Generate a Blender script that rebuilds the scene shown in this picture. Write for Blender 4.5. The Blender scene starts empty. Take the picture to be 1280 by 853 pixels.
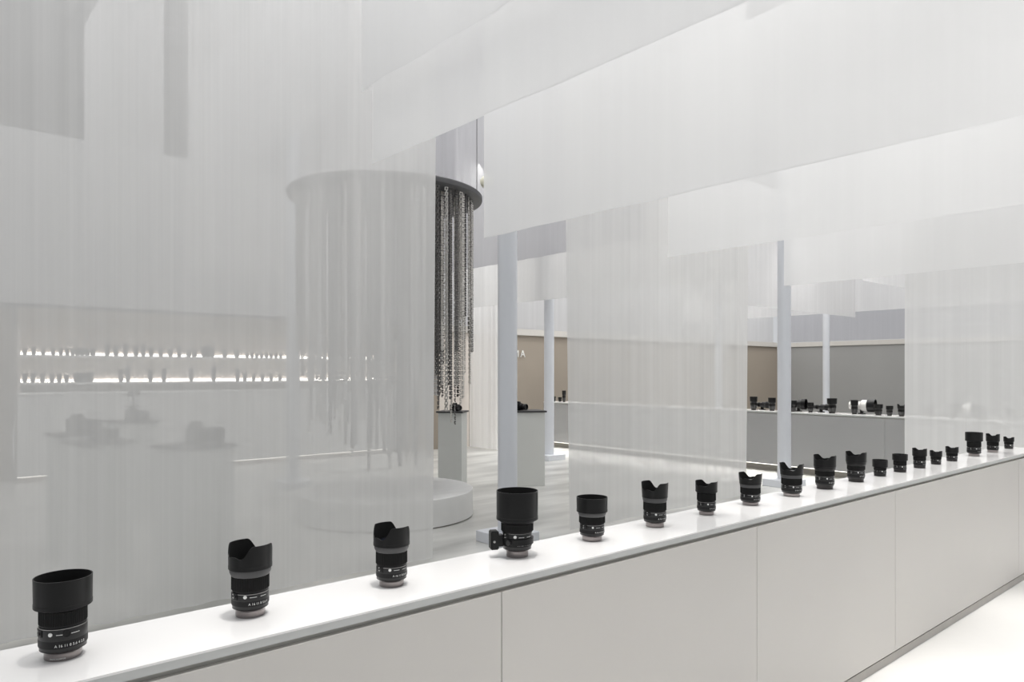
import bpy, bmesh, math, random
from mathutils import Vector, Matrix
R = math.radians
PI = math.pi
S = bpy.context.scene
COL = S.collection
rnd = random.Random(7)

# ---------------------------------------------------------------- camera
CAM = Vector((0, 0, 1.56))
YAW = R(40.68)
cd = bpy.data.cameras.new('camera'); cam = bpy.data.objects.new('camera', cd); COL.objects.link(cam)
cam.location = CAM; cam.rotation_euler = (R(90), 0, -YAW)
cd.sensor_width = 36; cd.lens = 905 / 1280 * 36; cd.shift_y = 40.5 / 1280
cd.clip_start = 0.05; cd.clip_end = 200
S.camera = cam

# ---------------------------------------------------------------- world, lights, exposure
W = bpy.data.worlds.new('world'); S.world = W; W.use_nodes = True
bg = W.node_tree.nodes['Background']; bg.inputs[0].default_value = (0.95, 0.97, 1.0, 1); bg.inputs[1].default_value = 0.58
S.view_settings.view_transform = 'Standard'; S.view_settings.look = 'None'
S.view_settings.gamma = 1; S.view_settings.use_curve_mapping = False
S.view_settings.exposure = 0.07
S.cycles.use_denoising = True
S.cycles.max_bounces = 10; S.cycles.diffuse_bounces = 6; S.cycles.glossy_bounces = 3
S.cycles.transmission_bounces = 5; S.cycles.transparent_max_bounces = 24
S.cycles.caustics_reflective = False; S.cycles.caustics_refractive = False
S.cycles.sample_clamp_indirect = 6

def area(name, loc, sx, sy, power, col=(1, 1, 1), rot=(0, 0, 0)):
    d = bpy.data.lights.new(name, 'AREA'); d.shape = 'RECTANGLE'; d.size = sx; d.size_y = sy
    d.energy = power; d.color = col
    o = bpy.data.objects.new(name, d); COL.objects.link(o); o.location = loc; o.rotation_euler = rot
    return o
def spot(name, loc, target, power, angle, blend=0.8, col=(1, 0.98, 0.95), size=0.12):
    d = bpy.data.lights.new(name, 'SPOT'); d.energy = power; d.spot_size = R(angle); d.spot_blend = blend
    d.color = col; d.shadow_soft_size = size
    o = bpy.data.objects.new(name, d); COL.objects.link(o); o.location = loc
    o.rotation_euler = (Vector(target) - Vector(loc)).to_track_quat('-Z', 'Y').to_euler()
    return o
area('hall_light', (5.0, 2.2, 9.2), 22, 7, 610, (0.975, 0.985, 1))
area('interior_light', (11.0, 8.2, 9.2), 26, 8, 1950, (1, 0.985, 0.96))
for k, x in enumerate((1.2, 3.0, 4.8, 6.6, 8.4)):
    spot('aisle_spot', (x, 0.9, 7.0), (x, -0.1, 0), 800 if x < 6 else 560, 42, 0.9, size=0.3)
    spot('counter_spot', (x, 1.5, 7.0), (x, 1.76, 0.96), 520, 26, 0.9, size=0.2)
spot('overhead_spot', (2.0, 3.2, 5.6), (2.7, 3.2, 3.9), 40, 70)
spot('overhead_spot', (3.15, 2.0, 5.4), (4.0, 2.1, 3.4), 40, 60)
spot('overhead_spot', (5.55, 2.0, 5.2), (6.5, 2.0, 3.2), 22, 50)
spot('overhead_spot', (13.7, 6.2, 5.0), (13.6, 7.25, 3.2), 90, 70)
spot('overhead_spot', (11.0, 3.5, 4.9), (11.0, 4.3, 3.0), 25, 60)
spot('overhead_spot', (6.6, 6.3, 6.2), (6.6, 5.0, 2.4), 90, 60)  # added backlight that lifts the middle curtain
spot('overhead_spot', (3.2, 5.6, 5.6), (4.2, 7.0, 0.4), 130, 40)
area('banner_fill_light', (13.5, 11.2, 5.6), 17, 0.3, 260, (1, 0.99, 0.97), (R(50), 0, 0))  # added unseen strip, brightens the banner over the back wall
wash = area('glow_fill_light', (10.1, 6.0, 6.5), 0.3, 11, 115, (1, 0.98, 0.94)); wash.data.spread = R(22)  # unseen extra light, added to widen the floor glow before the back counter

# ---------------------------------------------------------------- materials
MATS = {}
def mat(name, col, rough=0.5, metal=0.0, noise=0.0, nscale=8.0, bump=0.0, bscale=60.0, emit=None, estr=0.0, spec=0.5, stretch=None):
    m = bpy.data.materials.new(name); m.use_nodes = True; nt = m.node_tree; b = nt.nodes['Principled BSDF']
    b.inputs['Base Color'].default_value = (*col, 1); b.inputs['Roughness'].default_value = rough
    b.inputs['Metallic'].default_value = metal; b.inputs['Specular IOR Level'].default_value = spec
    tc = nt.nodes.new('ShaderNodeTexCoord'); src = tc.outputs['Object']
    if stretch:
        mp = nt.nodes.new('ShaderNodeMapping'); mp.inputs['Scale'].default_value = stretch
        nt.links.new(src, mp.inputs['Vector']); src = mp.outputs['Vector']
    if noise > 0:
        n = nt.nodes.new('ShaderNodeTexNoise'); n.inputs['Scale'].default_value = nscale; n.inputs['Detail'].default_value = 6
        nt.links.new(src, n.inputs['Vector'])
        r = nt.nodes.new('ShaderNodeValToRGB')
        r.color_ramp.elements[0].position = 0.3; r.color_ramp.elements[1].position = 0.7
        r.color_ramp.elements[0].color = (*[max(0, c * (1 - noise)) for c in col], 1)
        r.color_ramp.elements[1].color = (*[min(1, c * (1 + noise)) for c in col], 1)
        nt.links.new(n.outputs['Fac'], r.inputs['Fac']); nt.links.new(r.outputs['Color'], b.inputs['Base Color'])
    if bump > 0:
        n2 = nt.nodes.new('ShaderNodeTexNoise'); n2.inputs['Scale'].default_value = bscale; n2.inputs['Detail'].default_value = 3
        nt.links.new(src, n2.inputs['Vector'])
        bp = nt.nodes.new('ShaderNodeBump'); bp.inputs['Strength'].default_value = bump; bp.inputs['Distance'].default_value = 0.01
        nt.links.new(n2.outputs['Fac'], bp.inputs['Height']); nt.links.new(bp.outputs['Normal'], b.inputs['Normal'])
    if emit:
        b.inputs['Emission Color'].default_value = (*emit, 1); b.inputs['Emission Strength'].default_value = estr
    MATS[name] = m
    return m

def fabric(name, col, opacity, var=0.08, nscale=9.0, trans=0.5):
    m = bpy.data.materials.new(name); m.use_nodes = True; nt = m.node_tree; nt.nodes.clear()
    out = nt.nodes.new('ShaderNodeOutputMaterial')
    tr = nt.nodes.new('ShaderNodeBsdfTransparent')
    di = nt.nodes.new('ShaderNodeBsdfDiffuse'); tl = nt.nodes.new('ShaderNodeBsdfTranslucent')
    di.inputs[0].default_value = (*col, 1); tl.inputs[0].default_value = (*col, 1)
    mx = nt.nodes.new('ShaderNodeMixShader'); mx.inputs[0].default_value = trans
    nt.links.new(di.outputs[0], mx.inputs[1]); nt.links.new(tl.outputs[0], mx.inputs[2])
    tc = nt.nodes.new('ShaderNodeTexCoord'); mp = nt.nodes.new('ShaderNodeMapping')
    mp.inputs['Scale'].default_value = (nscale, nscale, 0.06)
    nt.links.new(tc.outputs['Object'], mp.inputs['Vector'])
    n = nt.nodes.new('ShaderNodeTexNoise'); n.inputs['Scale'].default_value = 1.0; n.inputs['Detail'].default_value = 5
    n.inputs['Roughness'].default_value = 0.65
    nt.links.new(mp.outputs['Vector'], n.inputs['Vector'])
    rg = nt.nodes.new('ShaderNodeMapRange'); rg.inputs['From Min'].default_value = 0.3; rg.inputs['From Max'].default_value = 0.7
    rg.inputs['To Min'].default_value = max(0, opacity - var); rg.inputs['To Max'].default_value = min(1, opacity + var)
    nt.links.new(n.outputs['Fac'], rg.inputs['Value'])
    fin = nt.nodes.new('ShaderNodeMixShader')
    nt.links.new(rg.outputs['Result'], fin.inputs[0]); nt.links.new(tr.outputs[0], fin.inputs[1]); nt.links.new(mx.outputs[0], fin.inputs[2])
    nt.links.new(fin.outputs[0], out.inputs['Surface'])
    MATS[name] = m
    return m

mat('floor', (0.52, 0.52, 0.50), 0.28, noise=0.34, nscale=1.3, bump=0.05, bscale=5, stretch=(0.55, 1.9, 1))  # concrete mottling; the stretched bands also paint the banners' shadows
mat('aisle_floor', (0.80, 0.79, 0.77), 0.45, noise=0.04, nscale=1.2)
mat('counter_top', (0.88, 0.87, 0.86), 0.10, noise=0.01, nscale=3)
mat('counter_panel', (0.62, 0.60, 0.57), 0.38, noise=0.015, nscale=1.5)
mat('counter_edge', (0.55, 0.56, 0.55), 0.35, noise=0.02)
mat('gap_dark', (0.42, 0.41, 0.38), 0.6, noise=0.05)
mat('plinth_strip', (0.44, 0.42, 0.39), 0.5, noise=0.05)
mat('grey_panel', (0.29, 0.29, 0.29), 0.35, noise=0.02, nscale=1.5)
mat('wall_beige', (0.30, 0.26, 0.215), 0.7, noise=0.03, nscale=0.8)
mat('wall_grey', (0.30, 0.30, 0.295), 0.7, noise=0.03, nscale=0.8)
mat('fascia', (0.55, 0.53, 0.50), 0.6, noise=0.02)
mat('cabinet_white', (0.62, 0.62, 0.61), 0.45, noise=0.015)
mat('niche', (0.66, 0.61, 0.56), 0.6, noise=0.02)
mat('post_white', (0.70, 0.72, 0.76), 0.45, noise=0.015, nscale=2)
mat('pedestal_white', (0.66, 0.67, 0.65), 0.5, noise=0.015, nscale=2)
mat('plate_black', (0.035, 0.035, 0.037), 0.4, noise=0.1)
mat('plinth_white', (0.76, 0.76, 0.75), 0.45, noise=0.05, nscale=2.5, stretch=(0.6, 2.5, 1))  # stretched streaks put light and shade on the top into the white
mat('disc_dark', (0.10, 0.10, 0.105), 0.5, noise=0.05)
mat('chain_silver', (0.62, 0.60, 0.57), 0.28, metal=1.0, noise=0.12, nscale=30)
mat('chain_dark', (0.16, 0.155, 0.15), 0.35, metal=0.9, noise=0.2, nscale=30)
mat('lens_black', (0.006, 0.006, 0.0065), 0.38, noise=0.1, nscale=200, spec=0.3)
mat('lens_satin', (0.018, 0.018, 0.0185), 0.30, noise=0.1, nscale=200, spec=0.4)
mat('hood_black', (0.005, 0.005, 0.0052), 0.34, noise=0.1, nscale=150, spec=0.3)
mat('hood_inner', (0.004, 0.004, 0.004), 0.9, noise=0.1)
mat('rubber', (0.005, 0.005, 0.005), 0.65, noise=0.1, nscale=300, spec=0.25)
mat('band_grey', (0.055, 0.055, 0.057), 0.42, noise=0.05, nscale=200)
mat('mount_metal', (0.34, 0.31, 0.305), 0.2, metal=1.0, noise=0.04, nscale=80)
mat('mount_dark', (0.035, 0.032, 0.032), 0.3, metal=0.5, noise=0.05)
mat('line_metal', (0.42, 0.41, 0.40), 0.3, metal=0.9, noise=0.03)
mat('mark_white', (0.82, 0.82, 0.80), 0.5, noise=0.01)
mat('glass_front', (0.012, 0.014, 0.02), 0.04, noise=0.05, spec=0.9)
mat('tele_white', (0.78, 0.77, 0.74), 0.4, noise=0.02)
mat('led', (1, 0.97, 0.92), 0.5, emit=(1, 0.94, 0.88), estr=5)
mat('led_dim', (1, 0.97, 0.92), 0.5, emit=(1, 0.94, 0.88), estr=2.0)
mat('led_floor', (1, 0.97, 0.92), 0.5, emit=(1, 0.96, 0.9), estr=2)
mat('hall_grey', (0.16, 0.16, 0.17), 0.8, noise=0.15, nscale=0.6)
mat('truss', (0.30, 0.30, 0.31), 0.4, metal=0.6, noise=0.05)
mat('globe', (0.78, 0.76, 0.62), 0.4, noise=0.02)
mat('cable', (0.05, 0.05, 0.05), 0.5, noise=0.05)
fabric('sheer_long', (0.89, 0.89, 0.885), 0.80, 0.055, 8.0)
fabric('sheer_valance', (0.90, 0.90, 0.90), 0.87, 0.018, 4.0)
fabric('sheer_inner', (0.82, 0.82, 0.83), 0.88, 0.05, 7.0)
fabric('sheer_grey_shade', (0.53, 0.53, 0.56), 0.88, 0.05, 7.0)  # grey puts the dim light on the inner banner into the cloth colour
fabric('sheer_pale_shade', (0.72, 0.72, 0.72), 0.90, 0.03, 7.0)  # albedo lowered to carry the shade on the deeper inner banner
fabric('hem_cloth', (0.97, 0.97, 0.97), 0.93, 0.02, 7.0, 0.45)

# ---------------------------------------------------------------- helpers
def obj(name, bm, m, parent=None, smooth=False, loc=None):
    me = bpy.data.meshes.new(name); bm.to_mesh(me); bm.free()
    if m: me.materials.append(MATS[m])
    if smooth:
        for p in me.polygons: p.use_smooth = True
    o = bpy.data.objects.new(name, me); COL.objects.link(o)
    if parent: o.parent = parent
    if loc: o.location = loc
    return o
def tag(o, label, cat, group=None):
    o['label'] = label; o['category'] = cat
    if group: o['group'] = group
    return o
def thing(name, label, cat, loc=(0, 0, 0), rz=0, group=None):
    o = bpy.data.objects.new(name, None); COL.objects.link(o); o.empty_display_size = 0.05
    o.location = loc; o.rotation_euler = (0, 0, rz)
    return tag(o, label, cat, group)
def struct(o):
    o['kind'] = 'structure'; return o
def dup(root, loc, rz, label=None, group=None, scale=None):
    r = root.copy(); COL.objects.link(r); r.location = loc; r.rotation_euler = (0, 0, rz)
    if label: r['label'] = label
    if group: r['group'] = group
    if scale: r.scale = scale
    for ch in list(root.children):
        c = ch.copy(); COL.objects.link(c); c.parent = r
        for g in list(ch.children):
            d = g.copy(); COL.objects.link(d); d.parent = c
    return r
def add_box(bm, x0, x1, y0, y1, z0, z1, M=None):
    vs = [bm.verts.new(Vector(p) if M is None else M @ Vector(p)) for p in
          [(x0, y0, z0), (x1, y0, z0), (x1, y1, z0), (x0, y1, z0), (x0, y0, z1), (x1, y0, z1), (x1, y1, z1), (x0, y1, z1)]]
    for f in [(0, 3, 2, 1), (4, 5, 6, 7), (0, 1, 5, 4), (1, 2, 6, 5), (2, 3, 7, 6), (3, 0, 4, 7)]:
        bm.faces.new([vs[i] for i in f])
def box(x0, x1, y0, y1, z0, z1, bevel=0.0):
    bm = bmesh.new(); add_box(bm, x0, x1, y0, y1, z0, z1)
    if bevel: bmesh.ops.bevel(bm, geom=bm.edges[:], offset=bevel, segments=2, affect='EDGES', profile=0.5)
    return bm
def add_lathe(bm, prof, seg=48, rib=None, M=None, closed=False):
    rings = []
    for k, (r, z) in enumerate(prof):
        ring = []
        for i in range(seg):
            a = 2 * PI * i / seg; rr = r
            if rib and rib[0] <= k <= rib[1] and (i % 2): rr = r - rib[2]
            p = Vector((rr * math.cos(a), rr * math.sin(a), z))
            ring.append(bm.verts.new(p if M is None else M @ p))
        rings.append(ring)
    n = len(rings)
    for k in range(n if closed else n - 1):
        A, B = rings[k], rings[(k + 1) % n]
        for i in range(seg):
            j = (i + 1) % seg
            bm.faces.new((A[i], A[j], B[j], B[i]))
    return rings
def lathe(prof, seg=48, rib=None, M=None, cap=False):
    bm = bmesh.new(); rings = add_lathe(bm, prof, seg, rib, M)
    if cap:
        bm.faces.new(list(reversed(rings[0]))); bm.faces.new(rings[-1])
    return bm
def add_tube(bm, p, q, r, seg=10):
    p = Vector(p); q = Vector(q); d = q - p
    M = Matrix.Translation(p) @ d.to_track_quat('Z', 'Y').to_matrix().to_4x4()
    rings = add_lathe(bm, [(r, 0), (r, d.length)], seg, M=M)
    bm.faces.new(list(reversed(rings[0]))); bm.faces.new(rings[1])
def edge_split(o, ang=35):
    me = o.data
    for p in me.polygons: p.use_smooth = True
    me.set_sharp_from_angle(angle=R(ang))
    return o
def text_mesh(body, size, extrude=0.0, align='LEFT', spacing=1.0):
    c = bpy.data.curves.new('txt', 'FONT'); c.body = body; c.size = size; c.extrude = extrude
    c.align_x = align; c.resolution_u = 2; c.space_character = spacing
    t = bpy.data.objects.new('txt', c); COL.objects.link(t)
    dg = bpy.context.evaluated_depsgraph_get(); dg.update()
    me = bpy.data.meshes.new_from_object(t.evaluated_get(dg))
    bm = bmesh.new(); bm.from_mesh(me)
    bpy.data.objects.remove(t); bpy.data.curves.remove(c); bpy.data.meshes.remove(me)
    return bm
def wrap_text(body, size, r, ang, z, cond=1.0):
    """flat lettering laid on a barrel of radius r, starting at angle ang"""
    bm = text_mesh(body, size)
    bmesh.ops.triangulate(bm, faces=bm.faces[:])
    for v in bm.verts:
        a = ang + v.co.x * cond / r
        v.co = Vector((r * math.cos(a), r * math.sin(a), z + v.co.y))
    return bm
FW = Vector((math.sin(YAW), math.cos(YAW), 0)); RT = Vector((math.cos(YAW), -math.sin(YAW), 0))
def place(px, py, z):
    """world point standing at height z below the horizon row 467 seen at a given column and row"""
    Z = 905 * (CAM.z - z) / (py - 467.0); t = (px - 640) / 905.0
    p = FW * Z + RT * (t * Z)
    return Vector((p.x, p.y, z)), Z, t

# ---------------------------------------------------------------- setting: floor, walls, hall
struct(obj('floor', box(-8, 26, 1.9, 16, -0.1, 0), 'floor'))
o = struct(obj('floor_aisle', box(-8, 26, -9, 1.9, -0.1, 0), 'aisle_floor')); o.name = 'floor'
BW = 12.3
struct(obj('wall_back', box(7.6, 8.6, BW, BW + 0.15, 0, 2.42), 'wall_beige'))
struct(obj('wall_back', box(8.602, 9.36, BW, BW + 0.15, 0, 2.42), 'niche'))
struct(obj('wall_back', box(9.362, 22.4, BW, BW + 0.15, 0, 2.42), 'wall_beige'))
struct(obj('trim_1', box(7.6, 22.4, BW - 0.05, BW + 0.2, 2.422, 2.56), 'fascia'))
struct(obj('wall_left', box(-6, 1.36, BW + 0.45, BW + 0.6, 0, 2.5), 'wall_beige'))
struct(obj('wall_right', box(22.402, 22.55, -2, BW + 0.15, 0, 2.42), 'wall_grey'))
struct(obj('trim_2', box(22.36, 22.6, -2, BW - 0.06, 2.422, 2.56), 'fascia'))
struct(obj('ceiling', box(-14, 34, -12, 24, 9.5, 9.7), 'hall_grey'))
struct(obj('wall_far', box(-14, 34, 23.8, 24, 0, 9.5), 'hall_grey'))

def truss(name, label, p, q):
    t = thing(name, label, 'truss', p)
    d = Vector(q) - Vector(p); L = d.length; a = math.atan2(d.y, d.x); t.rotation_euler = (0, 0, a)
    w = 0.2
    for sy, sz in ((-w, -w), (-w, w), (w, -w), (w, w)):
        bm = bmesh.new(); add_tube(bm, (0, sy, sz), (L, sy, sz), 0.028, 8); obj('chord', bm, 'truss', t)
    bm = bmesh.new(); n = int(L / 0.45)
    for i in range(n):
        x0 = i * L / n; x1 = (i + 1) * L / n
        s = 1 if i % 2 else -1
        add_tube(bm, (x0, -w, -w * s), (x1, -w, w * s), 0.014, 6); add_tube(bm, (x0, w, -w * s), (x1, w, w * s), 0.014, 6)
        add_tube(bm, (x0, -w * s, w), (x1, w * s, w), 0.014, 6)
    o = obj('lacing', bm, 'truss', t); o['kind'] = 'stuff'
    return t
for i, (y, w) in enumerate([(9.5, 'nearest'), (12.0, 'second'), (14.6, 'third'), (17.4, 'farthest')]):
    truss('ceiling_truss', ['grey lattice truss of the hall ceiling glimpsed at top left, nearest of four',
                            'grey lattice truss of the hall ceiling at top left, second of four going back',
                            'grey lattice truss of the hall ceiling at top left, third of four going back',
                            'grey lattice truss of the hall ceiling at top left, farthest of four'][i], (-9, y, 7.9 + 0.15 * i), (20, y, 7.9 + 0.15 * i))

# ---------------------------------------------------------------- posts
POST_LABEL = {
    (4.346, 5.12): 'broad white post behind the hooded telephoto lens, nearest of the posts',
    (9.4, 5.15): 'white post standing before the grey end of the back counter, right of the middle curtain',
    (9.05, 9.5): 'slim white post standing alone on a square foot before the beige wall',
    (14.4, 9.5): 'white post mostly hidden behind the middle curtain',
    (19.6, 9.5): 'thin far white post against the grey wall above the back counter',
    (4.2, 9.5): 'white post behind the hanging chains, hidden by the left curtain'}
for (x, y), lab in POST_LABEL.items():
    t = thing('post', lab, 'post', (x, y, 0), 0)
    edge_split(obj('shaft', lathe([(0.090, 0.102), (0.090, 5.1)], 40, cap=True), 'post_white', t))
    obj('base_block', box(-0.21, 0.21, -0.21, 0.21, 0, 0.10, 0.006), 'post_white', t)

# ---------------------------------------------------------------- fabric sheets
def sheet(name, label, cat, p0, p1, z0, z1, m, amp=0.03, wl=0.22, seed=0, taper=0.0, group=None, step=0.02, sag=0.0, hem=True, tilt=0.0):
    p0 = Vector((*p0, 0)); p1 = Vector((*p1, 0)); d = p1 - p0; L = d.length; d.normalize(); nrm = Vector((-d.y, d.x, 0))
    rr = random.Random(seed)
    # a fold phase that wanders so that no two folds are alike
    n = max(8, int(L / step)); ph = []; am = []; p = rr.random() * 6
    comps = [(rr.uniform(0.6, 1.6) / wl, rr.random() * 6.28, rr.uniform(0.3, 1)) for _ in range(5)]
    lowf = [(rr.uniform(0.25, 0.9), rr.random() * 6.28) for _ in range(3)]
    rows = 14
    def prof(s, v):
        a = sum(math.sin(lf * s * 2 + q) for lf, q in lowf) / 3 * 0.5 + 0.7
        w = sum(c * math.sin(2 * PI * k * s + q + 0.25 * math.sin(2.2 * v + q)) for k, q, c in comps) / 2.2
        return amp * a * w * (0.75 + 0.35 * (1 - v))
    bm = bmesh.new(); grid = []
    c = thing(name, label, cat, (p0 + p1) / 2 + Vector((0, 0, z0)), math.atan2(d.y, d.x), group)
    for j in range(rows + 1):
        v = j / rows; row = []
        for i in range(n + 1):
            s = L * i / n; sc = 1 - taper * (1 - v)
            zz = z0 + (z1 - z0) * v
            if sag: zz += sag * (1 - v) * (math.sin(s * 1.7 + seed) * 0.5 + math.sin(s * 4.1 + seed * 2) * 0.3)
            zz += tilt * (1 - v) * (s - L / 2)
            row.append(bm.verts.new(((s - L / 2) * sc, prof(s, v), zz - z0)))
        grid.append(row)
    for j in range(rows):
        for i in range(n):
            bm.faces.new((grid[j][i], grid[j][i + 1], grid[j + 1][i + 1], grid[j + 1][i]))
    obj('cloth', bm, m, c, smooth=True)
    if hem:
        bm = bmesh.new(); hh = 0.014; prev = None
        for i in range(n + 1):
            s = L * i / n; x = (s - L / 2) * (1 - taper)
            z = 0.0
            if sag: z += sag * (math.sin(s * 1.7 + seed) * 0.5 + math.sin(s * 4.1 + seed * 2) * 0.3)
            z += tilt * (s - L / 2)
            y = prof(s, 0)
            cur = [bm.verts.new((x, y + 0.002, z)), bm.verts.new((x, y + 0.002, z + hh))]
            if prev: bm.faces.new((prev[0], cur[0], cur[1], prev[1]))
            prev = cur
        obj('hem', bm, 'hem_cloth', c, smooth=True)
    if z0 > 1:
        for sx in (-1, 1):
            bm = bmesh.new(); add_tube(bm, (sx * (L / 2 - 0.05), 0, z1 - z0 - 0.02), (sx * (L / 2 - 0.05), 0, 9.5 - z0), 0.003, 6)
            obj('hanging_wire', bm, 'cable', c)
    return c

TOP = 5.1
# long curtains behind the counter
sheet('curtain', 'long sheer white curtain filling the left half, hanging before the chandelier', 'curtain', (-0.9, 4.98), (3.46, 4.98), 0.03, TOP, 'sheer_long', 0.024, 0.42, 3, 0.02)
sheet('curtain', 'long sheer white curtain in the middle, between the nearest post and the second', 'curtain', (4.95, 5.0), (8.26, 5.0), 0.03, TOP, 'sheer_long', 0.026, 0.40, 11, 0.05)
sheet('curtain', 'long sheer white curtain at the right edge, before the lenses on the back counter', 'curtain', (9.25, 3.52), (9.25, -1.5), 0.03, TOP, 'sheer_long', 0.015, 0.5, 5, 0.0)
sheet('curtain', 'narrow white pleated curtain far back, beside the nearest post and the beige wall', 'curtain', (9.33, 12.22), (9.33, 11.15), 0.012, TOP, 'sheer_valance', 0.05, 0.16, 21, 0.0)
# cross banners over the counter and aisle
VG = 'hanging banners across the counter'
sheet('banner', 'wide white banner highest in view, its lower edge leaving at the picture top', 'banner', (2.70, 4.9), (2.70, -3.0), 3.69, TOP, 'sheer_valance', 0.010, 0.9, 31, sag=0.003)
sheet('banner', 'rear length of the highest banner, seen through the left curtain at upper left', 'banner', (2.72, 9.0), (2.72, 5.1), 3.69, TOP, 'sheer_inner', 0.015, 0.5, 30, sag=0.003)
sheet('banner', 'white banner hung higher than its neighbours, its edge just above the dark disc', 'banner', (2.83, 4.95), (2.83, -3.0), 3.18, TOP, 'sheer_valance', 0.010, 0.9, 32, sag=0.003)
sheet('banner', 'large bright white banner whose lower left corner hangs beside the nearest post', 'banner', (4.0, 5.03), (4.0, -3.0), 2.76, TOP, 'sheer_valance', 0.010, 0.9, 33, sag=0.004)
sheet('banner', 'white banner ending above the middle curtain, third lower edge down at right', 'banner', (6.5, 4.93), (6.5, -3.0), 2.84, TOP, 'sheer_valance', 0.010, 0.9, 34, sag=0.004)
sheet('banner', 'white banner with the lowest edge at right, just above the second post', 'banner', (9.0, 4.93), (9.0, -3.0), 2.72, TOP, 'sheer_valance', 0.010, 0.9, 35, sag=0.004)
# sheets deeper in the booth
sheet('banner', 'dim inner banner behind the left curtain, left of the gap to the hall ceiling', 'banner', (1.5, 8.4), (1.5, 5.6), 2.8, TOP, 'sheer_inner', 0.015, 0.4, 41, sag=0.004)
sheet('banner', 'shade-greyed inner banner above the dark disc, upper edge of the opening by the post', 'banner', (6.5, 10.8), (6.5, 5.25), 3.1, 7.6, 'sheer_grey_shade', 0.03, 0.4, 42, sag=0.004)
sheet('banner', 'pale inner banner below the shade-greyed one, just above the slim post', 'banner', (8.85, 12.1), (8.85, 5.4), 2.87, 7.6, 'sheer_pale_shade', 0.02, 0.4, 43, sag=0.004)
sheet('banner', 'bright inner banner right of the second post, lower edge falling to the right', 'banner', (9.6, 7.25), (16.35, 7.25), 2.81, TOP, 'sheer_inner', 0.015, 0.5, 44, sag=0.004)
sheet('banner', 'short bright inner banner showing as a wedge left of the right curtain', 'banner', (9.9, 4.3), (12.5, 4.3), 2.81, TOP, 'sheer_inner', 0.012, 0.5, 45)
sheet('banner', 'far inner banner above the grey wall, running parallel to that wall', 'banner', (16.5, 12.0), (16.5, 2.0), 2.95, TOP, 'sheer_inner', 0.015, 0.5, 46)
sheet('banner', 'long white banner over the back wall and lit shelves', 'banner', (-6, 12.55), (22.2, 12.55), 2.575, TOP, 'sheer_inner', 0.015, 0.5, 47, hem=False, step=0.05)
sheet('banner', 'shade-greyed far banner rising from the top of the grey right wall', 'banner', (22.48, 12.4), (22.48, -2.0), 2.575, TOP, 'sheer_grey_shade', 0.015, 0.5, 49, hem=False, step=0.05)
sheet('banner', 'inner banner behind the left curtain above the pedestals', 'banner', (2.9, 9.75), (6.4, 9.75), 2.9, 7.6, 'sheer_inner', 0.015, 0.5, 48)

# ---------------------------------------------------------------- counters
CY0, CY1 = 1.621, 1.909
CTOP = 0.96
def counter(label, seams, x0, x1, loc, rz, y0, y1, panel, led=False, name='display_counter'):
    t = thing(name, label, 'counter', loc, rz); zb = 0.12 if led else 0.056
    obj('worktop', box(x0, x1, y0, y1, CTOP - 0.005, CTOP, 0), 'counter_top', t)
    obj('edge_strip', box(x0, x1, y0 + 0.001, y1 - 0.001, CTOP - 0.024, CTOP - 0.0052), 'counter_edge', t)
    obj('carcass', box(x0 + 0.01, x1 - 0.01, y0 + 0.016, y1 - 0.002, zb, CTOP - 0.0242), 'gap_dark', t)
    xs = [x0] + seams + [x1]
    for a, b in zip(xs[:-1], xs[1:]):
        obj('panel', box(a + 0.0015, b - 0.0015, y0, y0 + 0.0155, zb, CTOP - 0.038, 0.0008), panel, t)
    obj('end_panel', box(x1 - 0.0098, x1, y0 + 0.017, y1, zb, CTOP - 0.038), panel, t)
    obj('plinth', box(x0 + 0.02, x1 - 0.02, y0 + (0.24 if led else 0.006), y1 - 0.02, 0, zb - 0.0105), 'plinth_strip', t)
    obj('gap_shade_strip', box(x0 + 0.03, x1 - 0.03, y0 + (0.25 if led else 0.02), y1 - 0.03, zb - 0.010, zb - 0.0005), 'plate_black', t)  # black strip standing in for the shade between panel and plinth
    if led:
        obj('light_strip', box(x0 + .03, x1 - .03, y0 + 0.03, y0 + 0.06, zb - 0.012, zb - 0.001), 'led_floor', t)
    return t
counter('long white display counter in the foreground carrying the row of lenses', [1.354, 2.738, 4.132, 6.345], -2.8, 6.93, (0, 0, 0), 0, CY0, CY1, 'counter_panel')
# back counter along the far side: faces the camera from x = 10.6, runs y 11.3 -> 0.5
counter('grey-fronted back counter with lenses beyond the curtains, light glowing along its foot', [2.2, 4.6, 7.0, 9.2], 0, 11.6, (10.6, 11.3, 0), R(-90), 0, 0.42, 'grey_panel', led=True, name='display_counter')

# ---------------------------------------------------------------- shelf unit on the back wall
t = thing('shelf_unit', 'long lit wall unit with two lens shelves seen through the left curtain', 'shelves', (0, 0, 0))
SX0, SX1 = 1.37, 7.58
obj('cabinet_base', box(SX0, SX1, BW, BW + 0.44, 0.09, 1.25), 'cabinet_white', t)
obj('ledge', box(SX0, SX1, BW - 0.012, BW + 0.44, 1.252, 1.285), 'mark_white', t)
obj('back_panel', box(SX0, SX1, BW + 0.40, BW + 0.44, 1.287, 2.198), 'niche', t)
obj('side_panel', box(SX0, SX0 + 0.03, BW, BW + 0.398, 1.287, 2.198), 'niche', t)
obj('side_panel', box(SX1 - 0.03, SX1, BW, BW + 0.398, 1.287, 2.198), 'niche', t)
obj('fascia', box(SX0, SX1, BW, BW + 0.2, 2.2, 2.5), 'wall_beige', t)
obj('roof_panel', box(SX0, SX1, BW + 0.202, BW + 0.44, 2.2, 2.23), 'niche', t)
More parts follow.
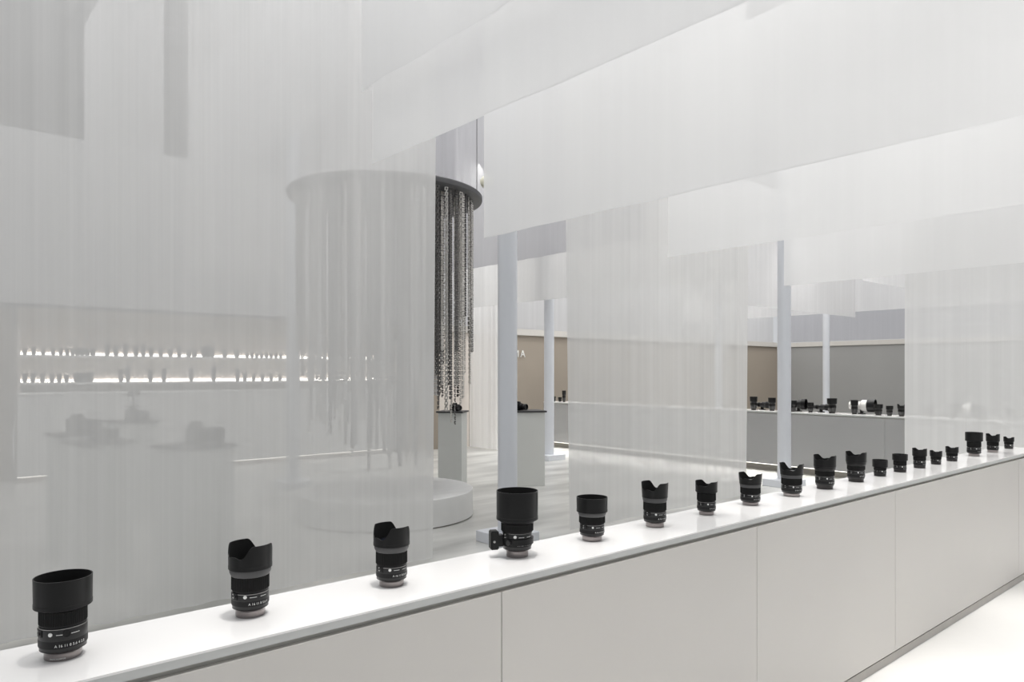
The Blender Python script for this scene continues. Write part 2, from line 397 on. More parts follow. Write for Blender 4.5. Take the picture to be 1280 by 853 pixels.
for z in (1.40, 1.80):
    obj('shelf', box(SX0 + 0.032, SX1 - 0.032, BW + 0.04, BW + 0.398, z, z + 0.025), 'mark_white', t)
    obj('light_strip', box(SX0 + 0.05, SX1 - 0.05, BW + 0.355, BW + 0.37, z + 0.027, z + 0.075), 'led', t)
obj('foot_light', box(SX0, SX1, BW + 0.03, BW + 0.05, 0.075, 0.089), 'led_dim', t)
obj('plinth', box(SX0, SX1, BW + 0.08, BW + 0.44, 0, 0.089), 'plinth_strip', t)

# ---------------------------------------------------------------- wall lettering (on the beige wall, partly behind the post)
sg = thing('wall_sign', 'pale raised letters SIGMA on the beige wall, half hidden by the nearest post', 'sign', (10.14, BW - 0.02, 1.93))
adv = 0
for ch, w in zip('SIGMA', (0.145, 0.075, 0.165, 0.19, 0.15)):
    bm = text_mesh(ch, 0.22, 0.008)
    o = obj('letter', bm, 'mark_white', sg); o.rotation_euler = (R(90), 0, 0); o.location = (adv, 0, 0); adv += w + 0.022

# ---------------------------------------------------------------- chandelier of chains and its plinth
DC = Vector((4.16, 6.97, 0)); DZ = 3.46
ch = thing('chain_chandelier', 'dark round canopy hung with dozens of metal chains above the white plinth', 'chandelier', (DC.x, DC.y, DZ))
edge_split(obj('canopy_disc', lathe([(1.04, 0), (1.055, 0.006), (1.06, 0.02), (1.06, 0.05), (1.05, 0.06)], 128, cap=True), 'disc_dark', ch))
for k in range(3):
    a = R(95 + 120 * k) - YAW - R(90) - R(4); a = -YAW + R(0) + 2 * PI * k / 3
    bm = bmesh.new(); add_tube(bm, (math.cos(a) * 1.0, math.sin(a) * 1.0, 0.06), (math.cos(a) * 1.0, math.sin(a) * 1.0, 1.9), 0.004, 6)
    obj('cable', bm, 'cable', ch)
def chain_mesh(style, L, w, seed):
    bm = bmesh.new(); rr = random.Random(seed)
    if style == 'ladder':       # flat linked strip: two rows of plates on cross pins
        p = 0.026; n = int(L / p)
        for i in range(n):
            z = -i * p
            add_box(bm, -w / 2, w / 2, -0.004, 0.004, z - p * 0.66, z)
            if i % 2 == 0: add_box(bm, -w * 0.36, w * 0.36, 0.004, 0.010, z - p * 1.25, z - p * 0.1)
    else:                       # twisted curb chain: open links, each turned against the last
        p = w * 0.78; n = int(L / p)
        for i in range(n):
            M = Matrix.Translation((0, 0, -i * p - p * 0.5)) @ Matrix.Rotation(R(45 if i % 2 else -45), 4, 'Z') @ Matrix.Rotation(R(14), 4, 'X')
            h = p * 0.68; t_ = w * 0.12
            add_box(bm, -w / 2, -w / 2 + 2 * t_, -t_, t_, -h, h, M); add_box(bm, w / 2 - 2 * t_, w / 2, -t_, t_, -h, h, M)
            add_box(bm, -w / 2 + 2 * t_, w / 2 - 2 * t_, -t_, t_, -h, -h + 2 * t_, M); add_box(bm, -w / 2 + 2 * t_, w / 2 - 2 * t_, -t_, t_, h - 2 * t_, h, M)
    me = bpy.data.meshes.new('chain'); bm.to_mesh(me); bm.free(); return me
cache = {}
def chain_at(r, a, L, style, w, m, rz):
    L = round(L / 0.12) * 0.12
    key = (style, round(L, 2), w, m)
    if key not in cache:
        cache[key] = chain_mesh(style, L, w, len(cache)); cache[key].materials.append(MATS[m])
    o = bpy.data.objects.new('chain', cache[key]); COL.objects.link(o); o.parent = ch
    o.location = (r * math.cos(a), r * math.sin(a), -0.001); o.rotation_euler = (0, 0, rz)
for ring, (rad, n) in enumerate([(0.95, 74), (0.80, 56), (0.62, 40)]):
    for i in range(n):
        a = 2 * PI * (i + 0.5 * (ring % 2)) / n + rnd.uniform(-0.03, 0.03)
        u = abs(Vector((math.cos(a), math.sin(a), 0)).dot(RT)) * rad       # sideways distance from the axis seen from the aisle
        base = 1.6 + 1.25 * max(0, 1 - u / 0.95) ** 0.5
        L = min(2.85, max(0.8, base + rnd.uniform(-0.7, 0.35)))
        st = 'ladder' if rnd.random() < 0.72 else 'curb'
        chain_at(rad, a, L, st, rnd.choice((0.034, 0.046)) if st == 'ladder' else rnd.choice((0.030, 0.036)),
                 'chain_silver' if rnd.random() < 0.62 else 'chain_dark', a + R(90) + rnd.uniform(-0.4, 0.4))
pl = thing('round_plinth', 'low round white plinth on the floor beneath the chains', 'plinth', (DC.x, DC.y, 0))
edge_split(obj('drum', lathe([(0.955, 0.012), (0.955, 0.285), (0.95, 0.29)], 128, cap=True), 'plinth_white', pl))
obj('foot_ring', lathe([(0.93, 0), (0.93, 0.0115)], 96, cap=True), 'gap_dark', pl)

g = thing('globe_lamp', 'small pale round globe beside the edge of the dark disc', 'lamp', (5.225, 6.53, 3.77))
bm = bmesh.new(); bmesh.ops.create_uvsphere(bm, u_segments=24, v_segments=16, radius=0.075); obj('globe', bm, 'globe', g, smooth=True)
bm = bmesh.new(); add_tube(bm, (0, 0, 0.07), (0, 0, 0.11), 0.02); obj('cap', bm, 'mark_white', g)
bm = bmesh.new(); add_tube(bm, (0, 0, 0.11), (0, 0, 1.5), 0.004, 6); obj('cable', bm, 'cable', g)

# ---------------------------------------------------------------- lenses
def petal_top(th, base, depth, th0):
    """rim height of a tulip hood: two long and two short petals with scooped notches between"""
    c = math.cos(2 * (th - th0))
    s = max(0.0, min(1.0, (c + 0.62) / 1.15)); s = s * s * (3 - 2 * s)
    c2 = max(0.0, min(1.0, (-c - 0.7) / 0.3)); c2 = c2 * c2 * (3 - 2 * c2)
    return base + depth * max(s, 0.14 * c2)
def hood_mesh(r0, r1, z0, z1, petal=0.0, th0=0.0, th=0.0022, seg=96):
    bo = bmesh.new(); bi = bmesh.new(); rows = 6
    def zt(i):
        a = 2 * PI * i / seg
        return petal_top(a, z1 - petal, petal, th0) if petal else z1
    def rad(z): return r0 + (r1 - r0) * min(1, max(0, (z - z0) / (z1 - z0)))
    def build(bm, off, flip, extra_rim):
        rings = []
        for j in range(rows + 1):
            ring = []
            for i in range(seg):
                a = 2 * PI * i / seg; z = z0 + (zt(i) - z0) * j / rows
                r = rad(z) - off
                ring.append(bm.verts.new((r * math.cos(a), r * math.sin(a), z)))
            rings.append(ring)
        if extra_rim:
            ring = []
            for i in range(seg):
                a = 2 * PI * i / seg; z = zt(i); r = rad(z) - th
                ring.append(bm.verts.new((r * math.cos(a), r * math.sin(a), z)))
            rings.append(ring)
        for A, B in zip(rings[:-1], rings[1:]):
            for i in range(seg):
                j = (i + 1) % seg
                f = (A[i], A[j], B[j], B[i])
                bm.faces.new(f if not flip else tuple(reversed(f)))
    build(bo, 0, False, True); build(bi, th, True, False)
    return bo, bi

def lens(name, label, loc, rz, H, R1, spec, group=None, detail=True):
    """upright photo lens. H height, R1 widest radius. spec: fractions and options.
       local +X is the side that carries the badge."""
    L = thing(name, label, 'lens', loc, rz, group)
    seg = spec.get('seg', 64)
    rb = spec['rb'] * R1; rm = spec['rm'] * R1; rr = spec.get('rr', spec['rb']) * R1
    zm = spec['mount'] * H; zb = zm + spec['body'] * H; zg = zb + spec['groove'] * H; zr = zg + spec['ring'] * H; zn = zr + spec['band'] * H
    # mount
    edge_split(obj('mount', lathe([(rm * 0.985, 0), (rm, 0.0015), (rm, zm * 0.62), (rm * 1.04, zm * 0.78), (rb * 0.97, zm * 0.995)], seg, cap=True), spec.get('mount_m', 'mount_metal'), L))
    # barrel with control band
    edge_split(obj('barrel', lathe([(rb * 0.95, zm), (rb * 0.985, zm + 0.04 * H), (rb, zm + 0.05 * H), (rb, zb - 0.012 * H), (rb * 0.985, zb)], seg, cap=True), spec.get('barrel_m', 'lens_satin'), L))
    edge_split(obj('aperture_ring', lathe([(rb * 0.99, zm + 0.045 * H), (rb * 1.012, zm + 0.05 * H), (rb * 1.012, zm + 0.05 * H + (zb - zm) * 0.30), (rb * 0.99, zm + 0.055 * H + (zb - zm) * 0.30)], seg * 2, rib=(1, 2, 0.0006)), 'lens_black', L))
    edge_split(obj('trim_line', lathe([(rb * 0.99, zb - 0.006 * H), (rb * 1.008, zb - 0.005 * H), (rb * 1.008, zb + 0.001 * H), (rb * 0.97, zb + 0.002 * H)], seg), spec.get('line_m', 'line_metal'), L))
    # groove
    if zg > zb + 1e-4:
        edge_split(obj('neck', lathe([(rr * 0.94, zb), (rr * 0.94, zg)], seg), 'hood_black', L))
    # rubber focus ring with real ribs
    edge_split(obj('focus_ring', lathe([(rr * 0.95, zg), (rr, zg + 0.003 * H), (rr, zr - 0.003 * H), (rr * 0.95, zr)], seg * 2, rib=(1, 2, 0.0011)), 'rubber', L), 20)
    # front barrel band, widening to the hood
    r0 = spec.get('r0', 0.92) * R1
    edge_split(obj('front_barrel', lathe([(rr * 0.97, zr), (rr * 1.0, zr + 0.004 * H), (r0, zr + (zn - zr) * 0.55), (r0, zn), (r0 * 0.9, zn + 0.001)], seg), spec.get('band_m', 'band_grey'), L))
    # hood
    pet = spec.get('petal', 0) * H
    bo, bi = hood_mesh(R1 * spec.get('h0', 0.96), R1, zn, H, pet, spec.get('th0', 0.0))
    hd = edge_split(obj('hood', bo, 'hood_black', L), 50)
    edge_split(obj('hood_lining', bi, 'hood_inner', hd), 50)
    edge_split(obj('hood_collar', lathe([(R1 * spec.get('h0', 0.96) * 0.98, zn - 0.002 * H), (R1 * spec.get('h0', 0.96) * 1.012, zn + 0.004 * H), (R1 * spec.get('h0', 0.96) * 1.012, zn + 0.05 * H), (R1 * spec.get('h0', 0.96) * 0.99, zn + 0.054 * H)], seg), 'hood_black', hd))
    # front element
    rg = r0 * 0.84
    obj('front_glass', lathe([(rg, zn + 0.004), (rg * 0.9, zn + 0.010), (rg * 0.7, zn + 0.015), (rg * 0.4, zn + 0.019), (0.0005, zn + 0.021)], 40), 'glass_front', L, smooth=True)
    edge_split(obj('filter_ring', lathe([(R1 * 0.93, zn + 0.002), (rg, zn + 0.003), (rg, zn + 0.012), (rg + 0.002, zn + 0.012)], 48), 'lens_black', L))
    if detail:
        ra = rb * 1.004; zc = zm + 0.05 * H + (zb - zm) * 0.62
        # round badge
        bm = bmesh.new(); vs = []
        s = max(0.0035, 0.024 * H)
        M = Matrix.Translation((ra + 0.0006, 0, zc)) @ Matrix.Rotation(R(90), 4, 'Y')
        rings = add_lathe(bm, [(s, -0.001), (s, 0.0006), (s * 0.9, 0.001)], 20, M=M); bm.faces.new(rings[-1])
        obj('badge', bm, 'mark_white', L)
        # switch panel to the left of the badge (clockwise seen from above is -angle = left for the viewer)
        bm = bmesh.new()
        a0 = -R(26); a1 = -R(64); hz = 0.042 * H; nseg = 8
        prev = None
        for i in range(nseg + 1):
            a = a0 + (a1 - a0) * i / nseg; q = []
            for rr_, z in ((ra + 0.0002, zc - hz), (ra + 0.0012, zc - hz), (ra + 0.0012, zc + hz), (ra + 0.0002, zc + hz)):
                q.append(bm.verts.new((rr_ * math.cos(a), rr_ * math.sin(a), z)))
            if prev:
                for k in range(3): bm.faces.new((prev[k], q[k], q[k + 1], prev[k + 1]))
            else: bm.faces.new(q)
            prev = q
        bm.faces.new(list(reversed(prev)))
        sp = obj('switch_panel', bm, 'lens_black', L)
        obj('switch_lettering', wrap_text('AF', 0.036 * H, ra + 0.0015, -R(50), zc + 0.002), 'mark_white', sp)
        obj('switch_lettering', wrap_text('MF', 0.036 * H, ra + 0.0015, -R(50), zc - 0.034 * H), 'mark_white', sp)
        M = Matrix.Rotation(-R(35), 4, 'Z')
        bm = bmesh.new(); add_box(bm, ra + 0.0010, ra + 0.0032, -0.0022, 0.0022, zc - 0.014 * H, zc + 0.014 * H, M)
        obj('switch', bm, 'lens_satin', sp)
        sc = spec.get('scale', 'A 16 11 8 5.6 4')
        obj('aperture_scale', wrap_text(sc, 0.046 * H, rb * 1.014 + 0.0003, R(10), zm + 0.068 * H), 'mark_white', L)
        bm = bmesh.new()
        for k in range(2):
            a0 = R(14 + 34 * k)
            vs = []
            for i in range(5):
                a = a0 + R(5.5) * i
                vs.append((bm.verts.new(((ra + .0004) * math.cos(a), (ra + .0004) * math.sin(a), zc - 0.012 * H)), bm.verts.new(((ra + .0004) * math.cos(a), (ra + .0004) * math.sin(a), zc - 0.005 * H))))
            for p, q in zip(vs[:-1], vs[1:]): bm.faces.new((p[0], q[0], q[1], p[1]))
        obj('index_line', bm, 'mark_white', L)
        if spec.get('button'):
            M = Matrix.Translation(((ra + 0.001) * math.cos(R(38)), (ra + 0.001) * math.sin(R(38)), zc)) @ Matrix.Rotation(R(38), 4, 'Z') @ Matrix.Rotation(R(90), 4, 'Y')
            bm = bmesh.new(); rings = add_lathe(bm, [(0.0075, -0.001), (0.0075, 0.001), (0.006, 0.0012), (0.0055, 0.0003)], 24, M=M); bm.faces.new(rings[-1])
            obj('lock_button', bm, 'lens_black', L)
        if spec.get('origin'):
            obj('mount_lettering', wrap_text('MADE IN JAPAN', 0.0042, rm + 0.0003, R(-12), zm * 0.2), 'mark_white', L)
    if spec.get('foot'):
        # tripod collar with foot
        zc2 = zm + (zb - zm) * 0.50
        edge_split(obj('tripod_collar', lathe([(rb * 1.0, zc2 - 0.05 * H), (rb * 1.12, zc2 - 0.045 * H), (rb * 1.12, zc2 + 0.045 * H), (rb * 1.0, zc2 + 0.05 * H)], seg), 'lens_black', L))
        M = Matrix.Rotation(spec['foot'], 4, 'Z')
        bm = bmesh.new(); add_box(bm, rb * 1.05, rb * 1.42, -0.014, 0.014, zc2 - 0.08 * H, zc2 + 0.09 * H, M)
        ft = obj('foot_stem', bm, 'lens_black', L)
        bm = bmesh.new(); add_box(bm, rb * 1.36, rb * 1.92, -0.019, 0.019, zc2 - 0.125 * H, zc2 + 0.155 * H, M)
        bmesh.ops.bevel(bm, geom=bm.edges[:], offset=0.003, segments=2, affect='EDGES')
        f2 = obj('tripod_foot', bm, 'lens_black', L)
        Mk = M @ Matrix.Translation((rb * 1.68, 0.0188, zc2)) @ Matrix.Rotation(R(-90), 4, 'X')
        bm = bmesh.new(); rings = add_lathe(bm, [(0.004, -0.001), (0.004, 0.0015), (0.003, 0.002)], 16, M=Mk); bm.faces.new(rings[-1])
        obj('screw', bm, 'line_metal', f2)
        Mk = Matrix.Rotation(spec['foot'] + R(48), 4, 'Z') @ Matrix.Translation((rb * 1.12, 0, zc2)) @ Matrix.Rotation(R(90), 4, 'Y')
        bm = bmesh.new(); rings = add_lathe(bm, [(0.008, -0.002), (0.008, 0.009), (0.007, 0.010)], 20, M=Mk); bm.faces.new(rings[-1])
        obj('collar_knob', bm, 'lens_satin', L)
    return L

ROUND = dict(mount=.125, body=.27, groove=.03, ring=.17, band=.03, rb=.82, rm=.64, r0=.9, h0=.985, band_m='lens_black')
PETAL = dict(mount=.125, body=.215, groove=.035, ring=.185, band=.10, rb=.84, rm=.67, rr=.86, r0=.94, h0=.98, petal=.17)
def S_(base, **k):
    d = dict(base); d.update(k); return d
#   base px, base row, top row, left px, right px, spec, badge turn (deg, + = viewer's right), label
LENSES = [
 (79, 820, 711, 40, 116, S_(ROUND, body=.285, button=True, origin=True, scale='A 16 11 8 5.6 4 2.8', hood_back=True), -30, 'wide black lens with a plain round hood, nearest of the counter row at far left'),
 (313, 768, 674, 285, 341, S_(PETAL, ph=38), -16, 'second lens from the left, petal hood over a dark ribbed ring and pale metal mount'),
 (489.5, 731, 653, 466, 512, S_(PETAL, ph=34, petal=.2, ring=.2), -6, 'third lens from the left, petal hood split by a deep open notch'),
 (646.5, 695, 609, 620, 672, dict(mount=.125, body=.25, groove=.02, ring=.12, band=.05, rb=.70, rm=.53, rr=.78, r0=.86, h0=.99, band_m='lens_black', foot=R(-68), barrel_m='lens_satin'), -8, 'big telephoto lens with a deep round hood and a tripod foot on its side'),
 (740, 675, 618, 721, 760, S_(ROUND, ring=.155, band=.10, body=.24, mount=.14, rb=.79, rr=.84, band_m='band_grey'), 4, 'lens with a smooth round hood and grey band, just right of the telephoto'),
 (818.5, 658, 601, 801, 835, S_(PETAL, ph=56, h0w=.94), 6, 'sixth lens from the left, petal hood with its tall petal at the left'),
 (883, 643, 600, 869, 897, S_(PETAL, ph=58, band=.03, ring=.23, body=.26, mount=.13, petal=.13, band_m='lens_black'), 10, 'seventh lens from the left, slim and dark with a shallow petal hood'),
 (938, 631, 590, 923, 953, S_(PETAL, ph=66, h0w=.92), 10, 'eighth lens from the left, petal hood, just left of the second post'),
 (989.5, 620, 578, 974, 1005, S_(PETAL, ph=72, h0w=.92, petal=.2), 10, 'ninth lens from the left, flared petal hood, just right of the second post'),
 (1031, 611, 568, 1017, 1046, S_(PETAL, ph=68, rm=.72, band=.13, ring=.13, body=.25, mount_m='mount_dark', band_m='lens_black', petal=.13, scale='24 28 35 50 70'), 14, 'tenth lens from the left, dark zoom with wide front band and white markings'),
 (1070, 602, 564, 1057, 1084, S_(PETAL, ph=68, rm=.72, band=.13, ring=.13, body=.25, mount_m='mount_dark', band_m='lens_black', petal=.13, scale='28 35 50 70'), 14, 'eleventh lens from the left, dark zoom beside the lowest round-hooded lens'),
 (1100, 595, 574, 1090, 1110, S_(ROUND, mount=.14, body=.2, ring=.16, groove=.03, band=.05, rb=.8, rm=.76, mount_m='lens_satin'), 20, 'small squat lens with a round hood, twelfth from the left'),
 (1125, 590, 567, 1115, 1135, S_(ROUND, mount=.12, body=.24, ring=.26, groove=.02, band=.03, rb=.84, rm=.8, mount_m='mount_dark'), 20, 'straight-sided lens with a short round hood, thirteenth from the left'),
 (1149.5, 585, 560, 1140, 1159, S_(PETAL, ph=68, mount_m='mount_dark', rm=.78, petal=.11, band=.04, body=.24, band_m='lens_black'), 20, 'fourteenth lens from the left, dark with low petals, left of two small ones'),
 (1170, 580.5, 563, 1162, 1178, S_(PETAL, ph=68, mount_m='mount_dark', rm=.8, petal=.12, band=.04, band_m='lens_black'), 20, 'small petal-hooded lens, fifteenth from the left, left one of two small neighbours'),
 (1190, 576.5, 558, 1182, 1199, S_(PETAL, ph=68, mount_m='mount_dark', rm=.8, petal=.12, band=.04, band_m='lens_black'), 20, 'small petal-hooded lens, sixteenth from the left, before the widest far lens'),
 (1217.5, 570, 540, 1206, 1229, S_(ROUND, mount=.12, body=.24, ring=.22, rb=.8, rm=.62), 20, 'large round-hooded lens third from the far right end of the counter'),
 (1241, 565.5, 542, 1232, 1250, S_(PETAL, ph=68, petal=.13, band=.05, band_m='lens_black', rm=.78), 22, 'petal-hooded lens second from the far right end of the counter'),
 (1261, 561, 546, 1254, 1268, S_(PETAL, ph=68, petal=.14, band=.05, mount_m='mount_dark', rm=.8, band_m='lens_black'), 22, 'smallest lens of the row, last at the far right end of the counter'),
]
for (bx, by, ty, xl, xr, sp, turn, lab) in LENSES:
    p, Z, tt = place(bx, by, CTOP)
    rad = (xr - xl) * Z / (2 * 905 * math.sqrt(1 + tt * tt))
    H = (by - ty) * Z / 905
    for _ in range(8):
        e = 905 * max(0.05, (CAM.z - CTOP - H)) * rad / Z ** 2
        k = 0.75 if sp.get('petal') else 1.0
        H = (by - ty - e * k) * Z / 905
    # badge faces the viewer, turned by `turn`; +angle is to the viewer's right
    az = math.atan2(CAM.y - p.y, CAM.x - p.x)
    rz = az + R(turn)
    s2 = dict(sp); s2['h0'] = sp.get('h0w', sp.get('h0', .96)); s2['r0'] = min(sp.get('r0', .92), s2['h0'] * .97); s2['th0'] = R(sp.get('ph', 0) - turn)
    s2['seg'] = 64 if Z < 4 else 40
    lens('camera_lens', lab, (p.x, p.y, CTOP), rz, H, rad, s2)
    print('LENS %-5.0f Z %.2f H %.3f R %.3f' % (bx, Z, H, rad))

# simple far lenses: hood, barrel, ring and mount as parts
def far_lens(name, label, cat_group, loc, H, Rr, petal=False, white=False):
    L = thing(name, label, 'lens', loc, rnd.uniform(0, 6), cat_group)
    edge_split(obj('mount', lathe([(Rr * .62, 0), (Rr * .62, .12 * H)], 20, cap=True), 'mount_dark', L))
    edge_split(obj('barrel', lathe([(Rr * .76, .12 * H), (Rr * .8, .14 * H), (Rr * .8, .60 * H), (Rr * .9, .66 * H)], 24), 'tele_white' if white else 'lens_satin', L))
    edge_split(obj('focus_ring', lathe([(Rr * .79, .36 * H), (Rr * .84, .37 * H), (Rr * .84, .54 * H), (Rr * .79, .55 * H)], 32, rib=(1, 2, .001)), 'rubber', L))
    bo, bi = hood_mesh(Rr * .95, Rr, .64 * H, H, .16 * H if petal else 0, seg=32)
    h = edge_split(obj('hood', bo, 'hood_black', L), 50); edge_split(obj('hood_lining', bi, 'hood_inner', h), 50)
    obj('front_glass', lathe([(Rr * .8, .67 * H), (Rr * .5, .69 * H), (.0005, .70 * H)], 20), 'glass_front', L, smooth=True)
    return L
def lying_lens(name, label, loc, rz, L_, Rr, white=False):
    """telephoto lying on its tripod foot"""
    T = thing(name, label, 'lens', loc, rz)
    zc = Rr + 0.03; Mx = Matrix.Translation((-L_ / 2, 0, zc)) @ Matrix.Rotation(R(90), 4, 'Y')
    bm = 'tele_white' if white else 'lens_satin'
    edge_split(obj('barrel', lathe([(Rr * .55, 0), (Rr * .6, .02 * L_), (Rr * .6, .42 * L_), (Rr * .86, .5 * L_), (Rr * .86, .70 * L_)], 28, M=Mx, cap=True), bm, T))
    edge_split(obj('focus_ring', lathe([(Rr * .6, .2 * L_), (Rr * .66, .21 * L_), (Rr * .66, .34 * L_), (Rr * .6, .35 * L_)], 36, rib=(1, 2, .0012), M=Mx), 'rubber', T))
    edge_split(obj('hood', lathe([(Rr * .9, .70 * L_), (Rr, .72 * L_), (Rr, L_), (Rr * .94, L_), (Rr * .92, .74 * L_), (.001, .735 * L_)], 32, M=Mx), 'hood_black' if not white else 'hood_black', T))
    bm2 = box(-0.055, 0.045, -0.018, 0.018, 0.0, 0.014, 0.002); ft = obj('tripod_foot', bm2, 'lens_black', T)
    bm3 = box(-0.03, 0.015, -0.01, 0.01, 0.0145, zc - Rr * .55, 0); obj('foot_stem', bm3, 'lens_black', T)
    return T
BL = [  # upright: px, base row, top row, width px, petal, label
 (942, 512, 495, 9.5, 0, 'upright lens at the left end of the visible back counter, beside the middle curtain'),
 (965, 512.5, 496, 9.5, 0, 'upright lens on the back counter touching the left side of the second post'),
 (991, 514, 500, 9, 0, 'upright lens on the back counter half hidden by the right side of the second post'),
 (1013, 515.5, 503, 8, 0, 'short upright lens on the back counter beneath the thin far post'),
 (1040, 517, 498, 12, 0, 'thickest upright lens on the back counter, in front of a lying telephoto'),
 (1068, 518, 500, 9, 0, 'tall slim upright lens on the back counter beside the white telephoto'),
 (1098, 519, 505, 10.5, 0, 'upright lens on the back counter, right of the white telephoto'),
 (1112, 519.5, 507, 8.5, 0, 'smallest upright lens on the back counter, between two larger ones'),
 (1127, 520.5, 505, 10, 1, 'upright lens on the back counter against the edge of the right curtain'),
 (1163, 522, 507, 10, 0, 'ghostly upright lens on the back counter, first behind the right curtain'),
 (1191, 523.5, 505, 13, 0, 'ghostly thick upright lens on the back counter, second behind the right curtain'),
 (1228, 525.5, 509, 12, 0, 'ghostly upright lens on the back counter, third behind the right curtain'),
 (1265, 527.5, 512, 12, 0, 'ghostly upright lens on the back counter at the right picture edge'),
 (692.5, 501.5, 495, 5, 0, 'tiny lens on the far end of the back counter, right of the slim post'),
 (700, 501.8, 496, 5, 0, 'tiny lens on the far end of the back counter, between two others'),
 (705, 502.5, 488, 5, 0, 'tall tiny lens on the far end of the back counter against the middle curtain')]
def on_back(px, inset):
    t = (px - 640) / 905; X = 10.6 + inset
    Z = X / (FW.x + RT.x * t); return Vector((X, Z * (FW.y + RT.y * t), CTOP)), Z, t
for px, by, ty, w, pet, lab in BL:
    p, Z, t_ = on_back(px, 0.14)
    far_lens('camera_lens', lab, None, p, (by - ty) * Z / 905 * 0.98, w * Z / 1810, bool(pet))
for px, w, rad, white, dx, lab in [
    (953.5, 18, .055, 0, .28, 'dark telephoto lying between two upright lenses left of the second post'),
    (999, 15, .085, 0, .28, 'dark lens lying with its round front turned out, right of the second post'),
    (1027, 20, .05, 0, .28, 'slim dark telephoto lying beneath the thin far post'),
    (1078, 27, .095, 1, .30, 'white telephoto with a black hood lying on the back counter'),
    (1208, 24, .095, 1, .30, 'white telephoto lying on the back counter, blurred by the right curtain')]:
    p, Z, t_ = on_back(px, dx)
    lying_lens('telephoto_lens', lab, p, R(-90) + R(8), w * Z / 905 * 1.12, rad, bool(white))

# ---------------------------------------------------------------- small lenses on the lit shelves
mini = None
def shelf_lens(px, z, h, r, label, group):
    global mini
    t = (px - 640) / 905; Y = BW + 0.19
    Z = Y / (FW.y + RT.y * t); X = Z * (FW.x + RT.x * t)
    if X > SX1 - .1 or X < SX0 + .08: return
    if mini is None:
        mini = far_lens('camera_lens', label, group, (X, Y, z), 0.12, 0.045); mini.scale = (r / .045, r / .045, h / .12)
    else:
        dup(mini, (X, Y, z), rnd.uniform(0, 6), label, group, (r / .045, r / .045, h / .12))
UP = 'lenses on the upper lit shelf'; LO = 'lenses on the lower lit shelf'
ORD = ['first', 'second', 'third', 'fourth', 'fifth', 'sixth', 'seventh', 'eighth', 'ninth']
RUNS = [  # run name, group, shelf height, columns, (height range), radius
 ('leftmost run', UP, 1.825, (31, 42, 54, 66.5, 76, 84, 91), (.10, .12), .032),
 ('second cluster', UP, 1.825, (97, 103, 109, 116), (.11, .13), .042),
 ('tall run left of centre', UP, 1.825, (134, 145, 157, 170, 179, 189, 201, 213, 224), (.13, .2), .04),
 ('centre run', UP, 1.825, (236, 243, 255, 260, 265, 281, 296), (.1, .2), .045),
 ('run before the chains', UP, 1.825, (309, 315, 321, 327, 333, 339, 345, 351), (.09, .11), .03),
 ('last run behind the chains', UP, 1.825, (412, 428, 440, 455), (.11, .13), .04),
 ('leftmost run', LO, 1.425, (31, 41, 53, 65, 74, 83), (.12, .14), .035),
 ('second cluster', LO, 1.425, (96, 101, 107, 113), (.14, .16), .05),
 ('sparse centre run', LO, 1.425, (151, 160, 188, 205, 239, 267, 297), (.12, .3), .04),
 ('run near the chains', LO, 1.425, (306, 317, 328, 339, 350, 390, 404), (.12, .17), .035)]
for rn, g_, z, cols, hr, rd in RUNS:
    for k, px in enumerate(cols):
        shelf_lens(px, z, rnd.uniform(*hr), rd, '%s shelf, small lens %s from left in the %s' % ('upper lit' if g_ == UP else 'lower lit', ORD[k], rn), g_)

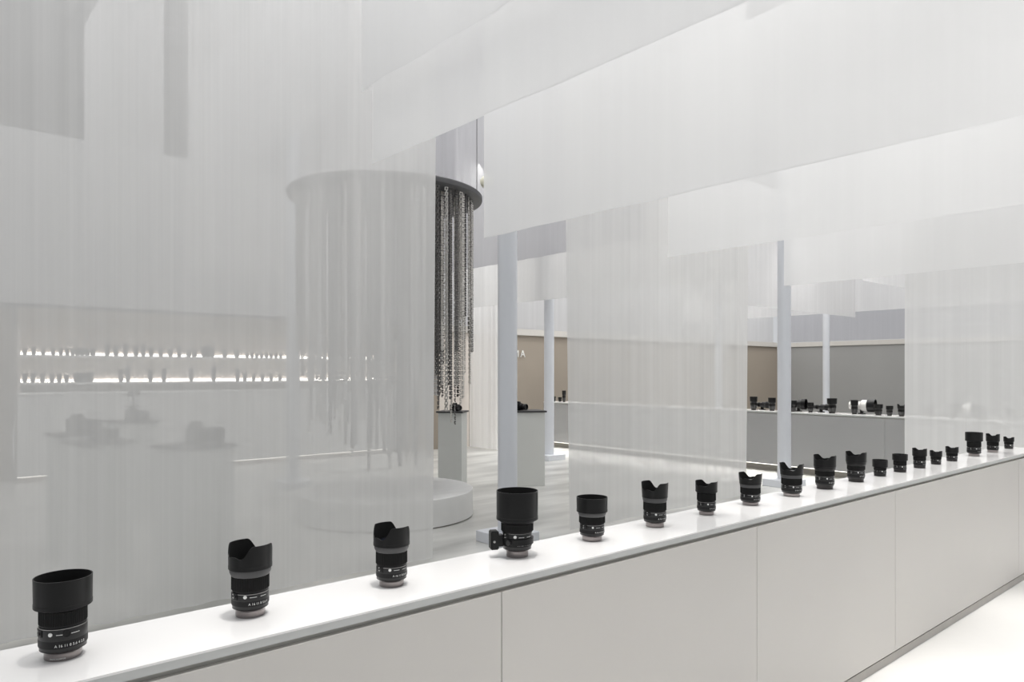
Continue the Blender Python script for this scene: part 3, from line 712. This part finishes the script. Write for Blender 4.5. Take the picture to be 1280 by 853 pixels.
# ---------------------------------------------------------------- pedestals and the cameras on them
def pedestal(label, x, y, rz, w=0.5, top=1.02, pw=0.57):
    t = thing('pedestal', label, 'pedestal', (x, y, 0), rz)
    obj('body', box(-w / 2, w / 2, -w / 2, w / 2, 0, top, 0.003), 'pedestal_white', t)
    obj('top_plate', box(-pw / 2, pw / 2, -pw / 2, pw / 2, top, top + 0.022, 0.003), 'plate_black', t)
    return t
def camera_body(label, x, y, rz, z=1.042, s=1.0, rig=False, group=None):
    t = thing('photo_camera', label, 'camera', (x, y, z), rz); t.scale = (s, s, s)
    b = box(-.068, .068, -.028, .028, 0, .088, .008); obj('body', b, 'lens_black', t, smooth=False)
    g = box(-.078, -.045, -.055, -.0285, .003, .082, .008); obj('grip', g, 'rubber', t)
    bm = bmesh.new(); add_box(bm, -.024, .024, -.034, .022, .088, .112)
    for v in bm.verts:
        if v.co.z > .1: v.co.x *= .7; v.co.y *= .8
    obj('viewfinder', bm, 'lens_black', t)
    Mx = Matrix.Translation((0.008, -.0285, .043)) @ Matrix.Rotation(R(90), 4, 'X')
    edge_split(obj('lens_barrel', lathe([(.032, 0), (.037, .004), (.037, .075), (.04, .08), (.04, .10), (.034, .10), (.032, .085), (.001, .08)], 32, M=Mx), 'lens_satin', t))
    edge_split(obj('focus_ring', lathe([(.036, .03), (.039, .032), (.039, .062), (.036, .064)], 48, rib=(1, 2, .001), M=Mx), 'rubber', t))
    edge_split(obj('dial', lathe([(.012, .0885), (.012, .099), (.010, .1)], 20, M=Matrix.Translation((-.05, 0, 0)), cap=True), 'lens_satin', t))
    if rig:
        bm = bmesh.new(); add_box(bm, -.09, .09, -.012, .012, .1125, .122); obj('rig_rail', bm, 'lens_black', t)
        bm = bmesh.new(); add_tube(bm, (0.02, 0, .122), (0.03, 0, .20), .008); obj('rig_arm', bm, 'lens_black', t)
        b = box(-.05, .10, -.015, .015, .20, .245, .004); obj('monitor', b, 'lens_black', t)
    return t
def cam_rz(x, y, off): return math.atan2(-y, -x) + R(90) + R(off)
PED = [ # x, y, rotation offset, body width, plate width, labels, camera size, raised rig
 (1.69, 5.52, 36, .385, .43, 'pedestal with black top, closest behind the left curtain', 'squat camera with rounded shape on the closest curtained pedestal', 1.5, False),
 (1.225, 6.33, 22, .36, .40, 'pedestal with black top behind the left curtain, at its far left and nearer', 'dark camera on the nearer pedestal at far left behind the curtain', 1.05, False),
 (1.24, 7.30, 22, .34, .38, 'pedestal with black top behind the left curtain, farther of the overlapping two', 'broad dark camera on the farther of the overlapping pedestals', 1.45, False),
 (2.04, 8.85, 22, .40, .45, 'pedestal with black top behind the left curtain, below the lit shelves', 'dark camera with a raised rig on the pedestal below the lit shelves', 1.3, True),
 (5.92, 8.15, -14, .33, .375, 'white pedestal with black top standing behind the chains', 'small black camera on the pedestal behind the chains', 1.0, False),
 (6.80, 7.60, 14, .42, .47, 'white pedestal with black top half hidden by the nearest post', 'small black camera on the pedestal beside the nearest post', 1.1, False)]
for x, y, off, w, pw, lab, cl, s, rig in PED:
    pedestal(lab, x, y, cam_rz(x, y, off), w, 1.02, pw)
    q = Vector((x, y, 0))
    if x > 5.9: q = q + RT * (0.03 if x < 6 else -0.12)
    camera_body(cl, q.x, q.y, cam_rz(x, y, off + 40), s=s, rig=rig)
